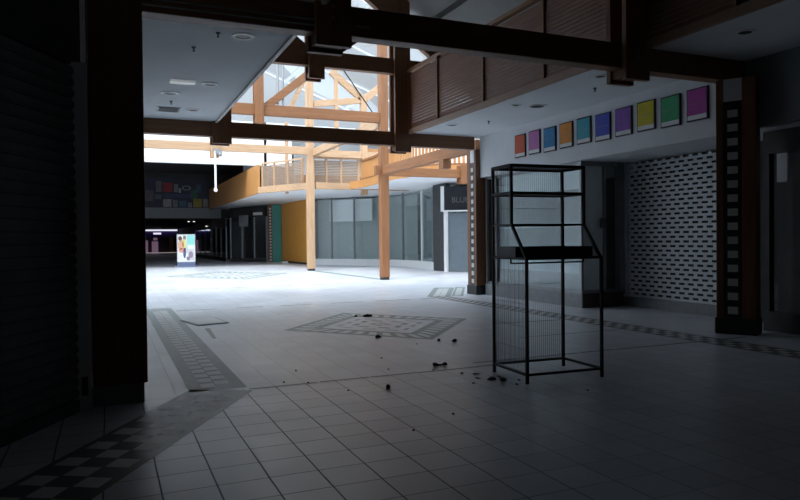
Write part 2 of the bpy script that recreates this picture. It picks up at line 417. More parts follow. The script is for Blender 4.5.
pier(0, 8.80, 15.16, 15.62, .50, 'timber pier with checkered tile strip at the atrium edge, behind the wire rack', .22, .36)
t = thing('pier', 'dark brown timber pier at the left beside the roller shutter', 'pillar', (.08, 6.95, 0))
bm = BM(); bx(bm, -.14, .315, 6.48, 7.42, .18, 3.78); obj('post', bm, 'pilewood', t, bevel=.012)
bm = BM(); bx(bm, -.16, .285, 6.5, 7.4, 0, .18); obj('base', bm, 'in_grey', t)
bm = BM(); bx(bm, -.30, -.145, 6.37, 6.50, 0, 3.0)
jamb = obj('door_jamb', bm, 'trim', t, 'grey jamb strip of the shutter', bevel=.006)
bm = BM(); bx(bm, -.225, -.175, 6.355, 6.37, .14, .30); obj('lock_plate', bm, 'blackp', jamb)

# ------------------------------------------------------------------ TRUSSES
def truss(Y, label, xl, xr, bottom=True, queens=True, rafters=True, w='wood', braces=2, dz=0, kx=0, kw=.38, bd=.36):
    t = thing('roof_truss', label, 'roof truss', (CX, Y, 3.6), 'timber roof trusses')
    H2 = .10
    if bottom:
        bm = BM(); bx(bm, xl, xr, Y - .11, Y + .11, 3.78, 4.12); obj('bottom_tie', bm, w + 'x', t, bevel=.012)
    bm = BM(); bx(bm, (xl if not rafters else CX - 3.3), (xr if not rafters else CX + 3.3), Y - .10, Y + .10, 5.55 + dz, 5.92 + dz); obj('upper_tie', bm, w + 'x', t, bevel=.012)
    def clasp(x, z0, z1, wd, name):
        bm = BM(); bx(bm, x - wd / 2, x + wd / 2, Y - .20, Y - .115, z0, z1); bx(bm, x - wd / 2, x + wd / 2, Y + .115, Y + .20, z0, z1)
        bx(bm, x - wd / 2 + .03, x + wd / 2 - .03, Y - .115, Y + .115, z0 + .05, z0 + .16)
        for z in (z0 + .32, z0 + .44): tube(bm, (x, Y - .215, z), (x, Y - .19, z), .022, 8)
        return obj(name, bm, w + 'z', t, bevel=.01)
    clasp(CX + kx, 5.24 + dz, 8.9 if rafters else (7.4 if braces else 6.4), kw, 'king_post')
    if queens:
        for s in (-1, 1): clasp(CX + s * 2.185, 3.62, 7.45, .42, 'queen_post')
    for s in (-1, 1)[2 - braces:]:
        bm = BM(); bar(bm, (CX + kx + s * .19, Y, 5.80 + dz), (CX + s * 2.1, Y, 7.22 + dz), .16, bd); obj('brace', bm, w + 'x', t, bevel=.01)
    if rafters:
        for s in (-1, 1):
            bm = BM(); bar(bm, (CX + s * .05, Y, 8.46), (CX + s * 4.45, Y, 8.46 - .72 * 4.4), .18, .42)
            obj('rafter', bm, w + 'x', t, bevel=.01)
    return t
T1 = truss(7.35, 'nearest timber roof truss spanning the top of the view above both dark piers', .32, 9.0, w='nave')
bm = BM()
for z in (3.84, 3.90): tube(bm, (.3, 7.20, z), (2.15, 7.20, z), .011, 8)
tube(bm, (2.62, 7.20, 3.88), (2.80, 7.20, 3.88), .011, 8)
obj('conduit', bm, 'steel', T1, 'pair of pale steel conduits')
truss(15.32, 'second timber roof truss whose low tie ends at the checkered pier', -.05, 8.78, w='nave')
T3 = truss(22.7, 'sunlit timber truss between the tall post and the left of the atrium', -4.8, 9.12, bottom=False, queens=False, rafters=False, braces=1, dz=.16, kx=.2, kw=.30, bd=.26)
bm = BM(); bar(bm, (5.85, 22.7, 6.07), (6.40, 22.7, 7.2), .12, .14); obj('strut', bm, 'pinex', T3)
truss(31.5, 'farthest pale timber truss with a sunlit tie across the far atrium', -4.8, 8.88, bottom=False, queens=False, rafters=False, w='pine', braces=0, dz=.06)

# upper purlins / longitudinal beams on the nave line
def beam(name, a, b, w, h, m, label, cat='beam', group=None):
    bm = BM(); bar(bm, a, b, w, h); o = obj(name, bm, m, bevel=.012); recentre(o, (Vector(a) + Vector(b)) / 2)
    return tag(o, label, cat, group)
beam('purlin', (7.42, -4.9, 6.84), (7.42, 15.2, 6.84), .07, .12, 'black', 'thin dark purlin under the right slope of the solid roof')

# ------------------------------------------------------------------ LATTICE SCREENS above the soffits
def lattice(x, s, y0, y1, label, zb=4.17):
    t = thing('slatted_screen', label, 'screen', (x, (y0 + y1) / 2, zb))
    ys = [y for y in (-4.3, -2.3, -.3, 1.7, 3.7, 5.7, 7.8, 9.5, 11.5, 13.5, 15.05) if y0 - .01 <= y <= y1 + .01]
    for a, b in zip(ys[:-1], ys[1:]):
        bm = BM(); z = zb + .04
        while z < 5.50:
            bar(bm, (x, a + .03, z), (x, b - .03, z + .0), .022, .060, upv=(.35 * s, 0, 1)); z += .070
        obj('slat_panel', bm, 'slat', t)
    for y in ys:
        bm = BM(); bx(bm, x - .05, x + .05, y - .03, y + .03, zb, 5.56); obj('mullion', bm, 'woodz', t)
    bm = BM(); bx(bm, x - .06, x + .06, ys[0], ys[-1] + .06, 5.56, 5.63); obj('top_rail', bm, 'woody', t)
    return t
lattice(6.87, -1, 5.7, 15.05, 'brown slatted timber screen on the edge of the right soffit, beyond the near truss')
lattice(6.87, -1, -4.3, 3.7, 'dark slatted timber screen high at the right, nearest the viewer')
lattice(2.14, 1, -4.3, 15.05, 'slatted timber screen on the edge of the left soffit', 4.41)

# ------------------------------------------------------------------ ATRIUM POSTS AND GALLERY TIMBER
def post(x, y, z0, z1, w, m, label, shoe=True):
    t = thing('timber_post', label, 'post', (x, y, z0))
    bm = BM(); bx(bm, x - w / 2, x + w / 2, y - w / 2, y + w / 2, z0 + (.1 if shoe else 0), z1); obj('shaft', bm, m, t, bevel=.015)
    if shoe:
        bm = BM(); bx(bm, x - w / 2 + .02, x + w / 2 - .02, y - w / 2 + .02, y + w / 2 - .02, z0, z0 + .1); obj('shoe', bm, 'blackp', t)
    return t
post(9.27, 22.7, 0, 10.9, .30, 'woodz', 'tall brown timber post standing free in the middle of the atrium')
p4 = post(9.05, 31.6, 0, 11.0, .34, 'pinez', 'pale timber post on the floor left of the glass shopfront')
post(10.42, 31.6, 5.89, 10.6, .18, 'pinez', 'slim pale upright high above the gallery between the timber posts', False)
pf = post(11.85, 31.6, 3.72, 8.7, .30, 'pinez', 'timber post with forked braces rising from the gallery beam', False)
for s, dx in ((-1, 1.7), (1, 1.2)):
    bm = BM(); bar(bm, (11.85 + s * .1, 31.6, 8.55), (11.85 + s * dx, 31.6, 8.55 + dx * .72), .2, .34); obj('brace', bm, 'pinex', pf, bevel=.01)
post(8.55, 34.2, 3.9, 7.6, .16, 'pinez', 'slim timber upright standing on the gallery edge left of the pale post', False)
beam('beam', (9.22, 15.75, 3.98), (9.22, 22.42, 3.98), .2, .33, 'woody', 'sunlit timber beam running from the tall post to the checkered pier')
bm = BM(); bx(bm, 9.09, 9.35, 17.6, 17.9, 3.55, 3.81); o = obj('beam_block', bm, 'woodz', bevel=.01); recentre(o, (9.22, 17.75, 3.55)); tag(o, 'square timber block hanging under the sunlit beam', 'block')
bm = BM(); bx(bm, 8.9, 9.04, 22.5, 22.72, 3.82, 4.15); o = obj('beam_peg', bm, 'woodz', bevel=.01); recentre(o, (8.97, 22.6, 3.82)); tag(o, 'timber peg on the left face of the tall post', 'block')
beam('beam', (9.22, 22.8, 5.73), (9.22, 31.4, 5.73), .2, .34, 'piney', 'upper timber beam joining the tall post to the pale post')
beam('beam', (9.42, 22.7, 3.96), (16.9, 22.7, 3.96), .2, .32, 'woodx', 'timber beam from the tall post along the curved gallery edge')
bm = BM(); bx(bm, 12.4, 12.75, 22.5, 22.58, 3.58, 4.3); bx(bm, 12.4, 12.75, 22.82, 22.9, 3.58, 4.3); bx(bm, 12.44, 12.71, 22.58, 22.82, 3.6, 3.78)
o = obj('beam_block', bm, 'woodz', bevel=.01); recentre(o, (12.57, 22.7, 3.58)); tag(o, 'timber clasp block under the beam by the dark shop sign', 'block')
beam('beam', (9.3, 31.6, 4.14), (14.3, 31.6, 4.14), .2, .32, 'pinex', 'low timber beam from the pale post passing behind the tall post')
beam('beam', (9.3, 31.6, 5.72), (14.4, 31.6, 5.72), .2, .34, 'pinex', 'upper timber beam from the pale post over the gallery balustrade')
beam('beam', (7.35, 35.3, 4.14), (9.05, 31.9, 4.14), .2, .32, 'piney', 'short timber edge beam slanting from the pale post to the brown fascia')
beam('beam', (9.24, 31.6, 8.1), (11.68, 31.6, 8.45), .2, .30, 'pinex', 'high timber beam from the pale post to the forked post')
for x, l in ((5.40, 'left'), (5.58, 'right')):
    bm = BM(); tube(bm, (x, 22.7, 6.08), (x, 22.7, roofz(x) - .02), .04, 8); o = obj('tie_rod', bm, 'steel'); recentre(o, (x, 22.7, 6.08)); tag(o, l + ' one of two thin hanging rods above the middle truss', 'rod')
bm = BM(); tube(bm, (10.2, 31.45, 10.6), (13.4, 31.45, 6.4), .03, 8); o = obj('tie_rod', bm, 'black'); recentre(o, (13.4, 31.45, 6.4)); tag(o, 'thin dark tie rod slanting down past the forked post', 'rod')

def balustrade(pts, z0, z1, name, label, m, slatm, pitch=.16, solid=True):
    t = thing(name, label, 'balustrade', (pts[0][0], pts[0][1], z0))
    bm = BM(); ribbon(bm, pts, z0, z0 + .14, .12); obj('bottom_rail', bm, m, t)
    bm = BM(); ribbon(bm, pts, z1 - .1, z1, .14); obj('handrail', bm, m, t)
    bm = BM()
    for (a, b) in zip(pts[:-1], pts[1:]):
        a, b = Vector((*a, 0)), Vector((*b, 0)); n = max(1, int((b - a).length / pitch))
        for i in range(n):
            p = a.lerp(b, (i + .5) / n); d = (b - a).normalized() * pitch * .36
            bar(bm, p - d + Vector((0, 0, (z0 + z1) / 2)), p + d + Vector((0, 0, (z0 + z1) / 2)), .03, z1 - z0 - .2)
    o = obj('slat_panel', bm, slatm, t)
    return t
def screen(pts, label, z0=4.3, z1=5.5):
    t = thing('slatted_screen', label, 'screen', (pts[0][0], pts[0][1], z0))
    for (a, b) in zip(pts[:-1], pts[1:]):
        bm = BM(); z = z0 + .06
        while z < z1 - .06: bar(bm, (*a, z), (*b, z), .022, .062); z += .078
        obj('slat_panel', bm, 'slatpale', t)
    for (x, y) in pts:
        bm = BM(); bx(bm, x - .05, x + .05, y - .05, y + .05, z0, z1 + .03); obj('mullion', bm, 'pinez', t)
    bm = BM(); ribbon(bm, pts, z1, z1 + .08, .12); obj('top_rail', bm, 'pinex', t)
    return t
bm = BM(); ribbon(bm, [(c[0] - .07, c[1] - .05) for c in [(11.1, 31.4)] + curve], 4.0, 4.36, .08); o = obj('edge_fascia', bm, 'panelwood'); recentre(o, (11.2, 26, 4.08)); tag(o, 'curved timber fascia strip on the edge of the bulging gallery', 'fascia')
balustrade(curve, 4.3, 5.35, 'balustrade', 'curved timber balustrade bulging over the dark shop sign', 'woodx', 'panelwood')
screen([(11.6, 31.75), (10.7, 31.8), (9.95, 31.85), (9.3, 31.9)], 'horizontally slatted screen between the pale post and the forked post')
screen([(14.6, 31.75), (13.4, 31.75), (12.1, 31.75)], 'horizontally slatted screen right of the forked post')
screen([(8.9, 32.4), (8.45, 33.5), (7.95, 34.4), (7.5, 35.2)], 'slanting slatted screen left of the pale post')
bm = BM(); bx(bm, 7.28, 7.4, 35.35, 53.9, 4.0, 5.5); o = obj('gallery_fascia', bm, 'panelwood'); recentre(o, (7.34, 44.6, 4.0)); tag(o, 'long orange brown timber fascia over the dark row of shops', 'fascia')
bm = BM(); bx(bm, 12.4, 15.2, 33.2, 33.35, 4.3, 6.3); struct('wall_gallery_partition', bm, 'panelwood')

# ------------------------------------------------------------------ CURVED GLASS SHOPFRONT
gpts = [(11.35, 39.2), (12.3, 38.4), (13.3, 37.2), (14.2, 35.5), (14.75, 33.4), (14.85, 31.2), (14.5, 29.2), (14.2, 28.2)]
t = thing('glass_shopfront', 'curved empty glass shopfront with white plinth and grey mullions', 'shopfront', (13, 34, 0))
bm = BM(); ribbon(bm, gpts, 0, .36, .3); obj('plinth', bm, 'white', t)
bm = BM(); ribbon(bm, gpts, .36, 3.95, .03); obj('glass_pane', bm, 'glass', t)
for i, (x, y) in enumerate(gpts):
    bm = BM(); bx(bm, x - .05, x + .05, y - .05, y + .05, .36, 4.0); obj('mullion', bm, 'white' if i == 5 else 'steel', t)
# inside the shop: panels added to catch daylight close behind the glass
ins = [(x + .95 * a, y + .95 * b) for (x, y), (a, b) in zip(gpts, ((.6, .8), (.65, .76), (.78, .62), (.92, .4), (1, .1), (1, -.05), (.95, -.2), (.95, -.2)))]
for i in (0, 1, 2, 3, 4, 5, 6):
    p, r = Vector((*ins[i], 0)), Vector((*ins[i + 1], 0)); k = 0
    a_, b_ = p.lerp(r, k), p.lerp(r, 1 - k * .8)
    bm = BM(); ribbon(bm, [tuple(a_.xy), tuple(b_.xy)], 0, 3.98, .05)
    o = obj('added_panel', bm, 'colgrey' if i in (4, 6) else 'midwall'); recentre(o, (a_.x, a_.y, 0))
    tag(o, 'tall pale grey panel added behind the curved shop glass to catch light', 'panel', 'added light-catching panels behind the curved glass')
bm = BM(); bx(bm, 11.4, 17, 42.5, 42.7, 0, 4.0); bx(bm, 16.8, 17, 27.5, 42.6, 0, 4.0); struct('wall_shop_back', bm, 'plaster')
bm = BM(); bar(bm, (12.35, 38.9, 3.25), (14.2, 36.6, 3.25), .1, 1.3); o = obj('bulkhead_box', bm, 'white'); recentre(o, (13.2, 37.7, 2.6)); tag(o, 'white boxed bulkhead hanging inside the glass shopfront', 'bulkhead')
# right shop with dark sign and shutter
t = thing('shop_shutter', 'blue grey roller shutter under the dark shop sign, left of the checkered pier', 'shutter', (15, 26, 0))
bm = BM(); a, b = Vector((13.95, 26.75, 0)), Vector((17.0, 25.2, 0))
z = .02
while z < 2.6:
    bar(bm, a + Vector((0, 0, z + .04)), b + Vector((0, 0, z + .04)), .05, .0835); z += .085
obj('curtain', bm, 'shutblue', t)
bm = BM(); bx(bm, 13.86, 13.96, 26.62, 26.85, 0, 2.72); obj('frame', bm, 'white', t); 
bm = BM(); bx(bm, 14.05, 14.28, 27.0, 28.3, 0, 4.0); bx(bm, 13.97, 14.1, 26.9, 27.2, 1.6, 1.8); obj('side_return', bm, 'shopdark', t)
t = thing('shop_sign', 'dark shop sign board with faint grey letters above the blue grey shutter', 'sign', (13.85, 26.6, 2.7))
bm = BM(); bar(bm, Vector((13.72, 26.75, 3.25)), Vector((17.0, 25.0, 3.25)), .2, 1.12); sb = obj('board', bm, 'signblack', t)
bm = BM(); bar(bm, Vector((13.70, 26.62, 2.72)), Vector((17.0, 24.87, 2.72)), .12, .07); bx(bm, 13.66, 13.76, 26.6, 26.75, 2.7, 3.82); obj('edge_trim', bm, 'white', t)
def text_mesh(name, s, size, mtx, m, parent, ext=.01):
    cu = bpy.data.curves.new(name, 'FONT'); cu.body = s; cu.size = size; cu.extrude = ext
    tmp = bpy.data.objects.new(name, cu); C.objects.link(tmp)
    dep = bpy.context.evaluated_depsgraph_get(); me = bpy.data.meshes.new_from_object(tmp.evaluated_get(dep))
    bpy.data.objects.remove(tmp); o = bpy.data.objects.new(name, me); C.objects.link(o)
    me.materials.clear(); me.materials.append(M[m])
    off = Vector(); r = parent
    while r is not None: off += r.location; r = r.parent
    me.transform(Matrix.Translation(-off) @ mtx); o.parent = parent
    return o
dv = (Vector((17, 25, 0)) - Vector((13.72, 26.75, 0))).normalized()
mtx = Matrix.Translation((14.05, 26.45, 3.1)) @ Matrix(((dv.x, 0, dv.y), (dv.y, 0, -dv.x), (0, 1, 0))).to_4x4()
text_mesh('lettering', 'BLUE INC', .34, mtx, 'signgrey', t)

# ------------------------------------------------------------------ LEFT OF THE GLASS: orange hoarding, teal strip, tile post, dark shops
bm = BM(); ribbon(bm, [(11.12, 45.9), (11.3, 39.3)], .12, 4.0, .12); ribbon(bm, [(11.12, 45.9), (11.3, 39.3)], 0, .12, .16, 1)
o = obj('hoarding', bm, ['hoardwood', 'blackp']); recentre(o, (11, 42.5, 0)); tag(o, 'orange timber hoarding left of the curved glass shopfront', 'hoarding')
bm = BM(); ribbon(bm, [(10.60, 46.6), (11.10, 46.05)], 0, 4.0, .12)
o = obj('teal_panel', bm, 'teal'); recentre(o, (10.85, 46.3, 0)); tag(o, 'narrow teal wall panel beside the orange hoarding', 'panel')
t = thing('tile_post', 'thin checkered tile post left of the teal panel', 'post', (10.44, 46.75, 0))
bm = BM(); bx(bm, 10.3, 10.58, 46.62, 46.78, 0, 4.0); obj('shaft', bm, 'pilewood', t)
for i in range(18):
    bm = BM(); bx(bm, 10.38, 10.50, 46.59, 46.62, .1 + i * .21, .1 + i * .21 + .11); obj('white_tile', bm, 'tilewhite', t)
def shopfront(p0, p1, label, z1=3.9, door=True, n=3, grp=None):
    a, b = Vector((*p0, 0)), Vector((*p1, 0)); d = b - a
    t = thing('shopfront', label, 'shopfront', ((a + b) / 2))
    bm = BM(); ribbon(bm, [p0, p1], .25, z1 - .7, .03); obj('glass_pane', bm, 'glass', t)
    bm = BM(); ribbon(bm, [p0, p1], z1 - .7, z1, .14); obj('fascia', bm, 'blackp', t)
    bm = BM(); ribbon(bm, [p0, p1], 0, .25, .12); obj('stall_riser', bm, 'darkwall', t)
    for i in range(n + 1):
        p = a + d * i / n; bm = BM(); bx(bm, p.x - .05, p.x + .05, p.y - .05, p.y + .05, .0, z1 - .7); obj('mullion', bm, 'greywall', t)
    return t
s1 = shopfront((8.3, 50.2), (10.25, 46.9), 'dark glazed shopfront nearest the teal panel, under the orange fascia')
bm = BM(); bar(bm, (9.52, 47.92, 3.42), (9.98, 47.14, 3.42), .04, .2); pl = obj('sign_plate', bm, 'tilewhite', s1, 'small white lit name plate')
bm = BM(); bar(bm, (8.75, 49.22, 2.95), (9.25, 48.38, 2.95), .05, .8); obj('window_poster', bm, 'greywall', s1, 'grey blank panel in the shop window')
shopfront((8.1, 58.5), (8.1, 51), 'dark glazed shopfront in the corridor beyond the diagonal one', 3.27)
shopfront((8.1, 70), (8.1, 59), 'dark glazed shopfront deep in the far corridor on the right', 3.27)
bm = BM(); bx(bm, 9.2, 9.4, 50.4, 54, 0, 4.0); bx(bm, 12, 12.2, 45, 54, 0, 4.0); bx(bm, 9.2, 12.2, 53.7, 53.9, 0, 4.0); bx(bm, 11.2, 12.2, 46.0, 46.2, 0, 4.0); bx(bm, 9.9, 10.0, 49.5, 53.7, 0, 4.0); struct('wall_shop_inner', bm, 'shopdark')

# ------------------------------------------------------------------ RIGHT DISPLAY BAY (whitened glass) and perforated shutter
t = thing('display_window', 'projecting whitened glass display window behind the wire rack', 'window', (9.0, 13.1, 0))
bm = BM(); bx(bm, 9.0, 10.08, 11.24, 15.1, 0, .3, 0); bx(bm, 9.0, 10.08, 11.20, 11.24, 0, .3, 1); obj('plinth', bm, ['in_grey', 'brownbase'], t, 'low plinth with a dark brown end')
bm = BM(); bx(bm, 9.06, 9.075, 11.3, 15.05, .36, 3.02); obj('glass_pane', bm, 'glass', t)
bm = BM(); bx(bm, 9.08, 9.62, 11.30, 11.32, .36, 3.0); obj('side_panel', bm, 'frost', t, 'pale whitened side panel')
bm = BM()
for (x, y) in ((9.04, 11.28), (9.64, 11.28), (9.04, 15.05), (9.04, 14.6)): bx(bm, x - .03, x + .03, y - .03, y + .03, .3, 3.05)
bx(bm, 9.03, 9.09, 11.28, 15.05, .3, .36); bx(bm, 9.03, 9.09, 11.28, 15.05, 2.99, 3.05); bx(bm, 9.04, 10.1, 11.25, 11.31, .3, .36)
bx(bm, 9.04, 10.1, 11.25, 11.31, 2.96, 3.05)
obj('frame', bm, 'steel', t)
bm = BM(); bx(bm, 9.12, 9.16, 11.34, 14.6, .3, 3.04); obj('backdrop', bm, 'frost', t, 'pale whitened panel behind the glass')
bm = BM(); bx(bm, 9.105, 9.12, 11.36, 14.6, 1.74, 2.49); obj('backdrop_band', bm, 'greyband', t, 'grey band across the whitened glass')
bm = BM(); bx(bm, 9.105, 9.12, 11.36, 14.6, .95, 1.70); bx(bm, 9.105, 9.12, 11.36, 14.6, .36, .70); obj('backdrop_band', bm, 'midband', t, 'mid grey bands across the whitened glass')
bm = BM(); bx(bm, 9.98, 10.12, 11.2, 11.34, .3, 3.05); obj('jamb', bm, 'greywall', t)
bm = BM(); bx(bm, 9.5, 9.62, 11.18, 11.25, 1.66, 1.86); o = obj('lock_box', bm, 'shutdark', t, 'small dark box on the glass edge', bevel=.006)

t = thing('perforated_shutter', 'pale grey roller shutter with rows of dark brick pattern slots', 'shutter', (10.18, 10, 0))
bm = BM(); X = 10.18; y0, y1 = 8.2, 11.18; rows = 31; z0, z1 = .2, 3.03; ph = (z1 - z0) / rows; pt = .222; sl = .145
def strip(ya, yb, za, zb):
    bx(bm, X, X + .012, ya, yb, za, zb)
for r in range(rows):
    za = z0 + r * ph; strip(y0, y1, za, za + ph * .52)
    off = (pt / 2 if r % 2 else 0); y = y0 - off; 
    while y < y1:
        a = max(y + sl, y0); b = min(y + pt, y1)
        if b > a: strip(a, b, za + ph * .52, za + ph)
        y += pt
obj('curtain', bm, 'shutter', t)
bm = BM(); bx(bm, X - .06, X + .06, 11.14, 11.2, .2, 3.05); bx(bm, X - .06, X + .06, 8.1, 8.2, .2, 3.05); obj('guide_rail', bm, 'alu', t)
bm = BM(); bx(bm, X - .10, X + .3, 8.0, 11.2, 0, .2); obj('sill', bm, 'in_grey', t)
bm = BM(); bx(bm, X + .25, X + .3, 8.1, 11.2, .2, 3.05); obj('backing', bm, 'blackp', t)
bm = BM(); bx(bm, 10.1, 10.3, 7.1, 8.0, 0, 3.05); struct('wall_right_panel', bm, 'darkwall')

# ten posters
cols = [('red orange', (.62, .10, .04)), ('pink', (.55, .18, .46)), ('blue', (.02, .22, .46)), ('orange', (.70, .26, .02)), ('turquoise', (.04, .38, .46)),
        ('indigo', (.05, .07, .48)), ('violet', (.24, .08, .46)), ('yellow', (.62, .52, .01)), ('green', (.03, .40, .15)), ('magenta', (.50, .05, .38))]
for i, (cn, c) in enumerate(cols):
    ya = 13.48 - i * .571; yb = ya - .43; z0, z1 = 3.355, 3.885; k = .012 * math.sin(i * 2.1); z0 += k; z1 += k
    t = thing('framed_poster', '%s poster in a thin black frame on the white fascia%s' % (cn, {0: ', farthest of the row', 9: ', nearest of the row'}.get(i, '')), 'poster', (8.89, (ya + yb) / 2, z0), 'colour posters along the right fascia')
    bm = BM(); bx(bm, 8.868, 8.9, yb, ya, z0, z1); obj('frame', bm, 'blackp', t)
    bm = BM(); bx(bm, 8.862, 8.869, yb + .022, ya - .022, z0 + .095, z1 - .022); obj('print', bm, mat('print_' + cn.replace(' ', '_'), c, .5, var=.05), t, cn + ' print')
    bm = BM(); bx(bm, 8.860, 8.864, yb + .06, ya - .06, z0 + .275, z0 + .29); obj('caption', bm, mat('caption_' + cn.replace(' ', '_'), tuple(v * .5 + .12 for v in c), .5), t)
    bm = BM(); bx(bm, 8.862, 8.869, yb + .022, ya - .022, z0 + .022, z0 + .095); obj('mount', bm, 'white', t, 'white strip under the print')

# near right shop
t = thing('shopfront', 'unlit shopfront at the right edge beyond the tile pier', 'shopfront', (9.5, 4, 0))
bm = BM(); bx(bm, 9.3, 9.32, -4, 7.2, .3, 2.7); obj('glass_pane', bm, 'glass', t)
bm = BM(); bx(bm, 9.22, 9.38, -4, 7.2, 2.7, 3.04); obj('header', bm, 'blackp', t)
bm = BM(); bx(bm, 9.22, 9.38, -4, 7.2, 0, .3); obj('stall_riser', bm, 'blackp', t)
for y in (7.16, 4.6, 2.6, .6):
    bm = BM(); bx(bm, 9.25, 9.36, y - .04, y + .04, .3, 2.7); obj('mullion', bm, 'blackp', t)
bm = BM(); bx(bm, 9.26, 9.295, 6.83, 7.0, 2.26, 2.69); o = obj('hanging_notice', bm, 'white'); recentre(o, (9.28, 6.92, 2.26)); tag(o, 'narrow pale notice fixed on the unlit shop window at right', 'notice')

# ------------------------------------------------------------------ LEFT ROLLER SHUTTER
t = thing('roller_shutter', 'dark ribbed roller shutter closing the shop at far left', 'shutter', (-1.9, 3.4, 0))
bm = BM(); z = .12
while z < 2.9:
    for k in range(5):
        z_a = z + .085 * k / 5; off = .018 * math.sin(math.pi * (k + .5) / 5)
        bar(bm, sA + Vector((-sn.x * off, -sn.y * off, z_a + .0085)), sB + Vector((-sn.x * off, -sn.y * off, z_a + .0085)), .012, .0172)
    z += .095
obj('curtain', bm, 'shutdark', t)
bm = BM(); ribbon(bm, [(sA.x, sA.y), (sB.x, sB.y)], 0, .11, .05); obj('bottom_bar', bm, 'shutdark', t)
bm = BM(); ribbon(bm, [(sA.x + sn.x * .1, sA.y + sn.y * .1), (sB.x + sn.x * .1, sB.y + sn.y * .1)], 0, 3.0, .02); obj('backing', bm, 'blackp', t)

# ------------------------------------------------------------------ CEILING FITTINGS
def downlight(x, y, label, r=.11, z=4.1):
    t = thing('downlight', label, 'downlight', (x, y, z), 'recessed ceiling fittings')
    bm = BM()
    n = 24; r0, r1 = r * .78, r * 1.12
    A = [[bm.verts.new((x + math.cos(k * 2 * math.pi / n) * rr, y + math.sin(k * 2 * math.pi / n) * rr, zz)) for k in range(n)] for rr, zz in ((r0, z - .012), (r1, z - .012), (r1, z), (r0, z + .0))]
    for j in range(4):
        for k in range(n): bm.faces.new((A[j][k], A[j][(k + 1) % n], A[(j + 1) % 4][(k + 1) % n], A[(j + 1) % 4][k]))
    obj('ring', bm, 'white', t)
    bm = BM(); tube(bm, (x, y, z - .006), (x, y, z - .001), r * .78, 20); obj('lens', bm, 'black', t)
    return t
downlight(1.64, 8.75, 'largest round downlight in the left soffit, nearest the near truss', .13)
downlight(1.61, 11.6, 'round downlight in the middle of the left soffit edge', .13)
downlight(1.61, 14.0, 'farthest small downlight in the left soffit beside the vent', .12)
downlight(1.05, 12.55, 'shallow round ceiling plate left in the soffit behind the strip light', .15)
downlight(7.45, 11.28, 'small dark downlight in the right soffit, left of a pale oval one', .09)
downlight(7.91, 11.21, 'pale oval downlight in the right soffit above the first posters', .18)
downlight(7.44, 8.77, 'downlight in the right soffit beside the queen post of the near truss', .11)
downlight(7.62, 6.2, 'downlight in the dark soffit at the upper right corner', .11)
downlight(7.35, 13.77, 'farthest downlight in the right soffit near the second truss', .14)
def sprinkler(x, y, label, z=4.1):
    bm = BM(); tube(bm, (x, y, z), (x, y, z - .015), .03, 12); tube(bm, (x, y, z - .015), (x, y, z - .055), .010, 8); tube(bm, (x, y, z - .055), (x, y, z - .060), .024, 12)
    o = obj('sprinkler', bm, 'shutdark'); recentre(o, (x, y, z)); tag(o, label, 'sprinkler', 'ceiling sprinklers')
sprinkler(1.11, 9.48, 'nearest sprinkler head in the left soffit')
sprinkler(1.32, 8.72, 'tiny sprinkler head left of the largest downlight')
sprinkler(1.13, 13.25, 'farthest sprinkler head in the left soffit by the vent')
sprinkler(7.93, 9.5, 'sprinkler head in the right soffit above the violet poster')
sprinkler(7.88, 13.02, 'sprinkler head in the right soffit by the second truss')
t = thing('air_vent', 'dark rectangular air vent in the left soffit', 'vent', (1.14, 14.07, 4.1))
bm = BM(); bx(bm, .93, 1.36, 13.85, 14.3, 4.085, 4.1); obj('frame', bm, 'steel', t)
bm = BM()
for i in range(7): bx(bm, .96, 1.33, 13.88 + i * .058, 13.91 + i * .058, 4.075, 4.086)
obj('louvre', bm, 'blackp', t)
bm = BM(); bx(bm, .97, 1.36, 11.45, 11.62, 4.06, 4.1); o = obj('strip_light', bm, emit('lit_diffuser', (.8, .85, .85), .22)); recentre(o, (1.16, 11.53, 4.06)); tag(o, 'short pale strip light in the left soffit', 'light')

# pendant with ball, beyond the second truss
t = thing('pendant_lamp', 'white rod with ball end hanging below the sunlit far tie', 'pendant', (4.52, 31.25, 3.8))
bm = BM(); tube(bm, (4.52, 31.2, 3.85), (4.52, 31.2, 5.60), .045, 10); obj('rod', bm, 'white', t)
bm = BM(); bmesh.ops.create_uvsphere(bm, u_segments=16, v_segments=10, radius=.09, matrix=Matrix.Translation((4.52, 31.2, 3.80))); obj('ball', bm, 'white', t, smooth=True)
bm = BM(); bx(bm, 4.52, 4.82, 31.12, 31.3, 5.44, 5.62); bx(bm, 4.45, 4.6, 31.14, 31.4, 5.58, 5.68); tube(bm, (4.70, 31.16, 5.44), (4.74, 31.02, 5.36), .07, 12); obj('housing', bm, 'steel', t)

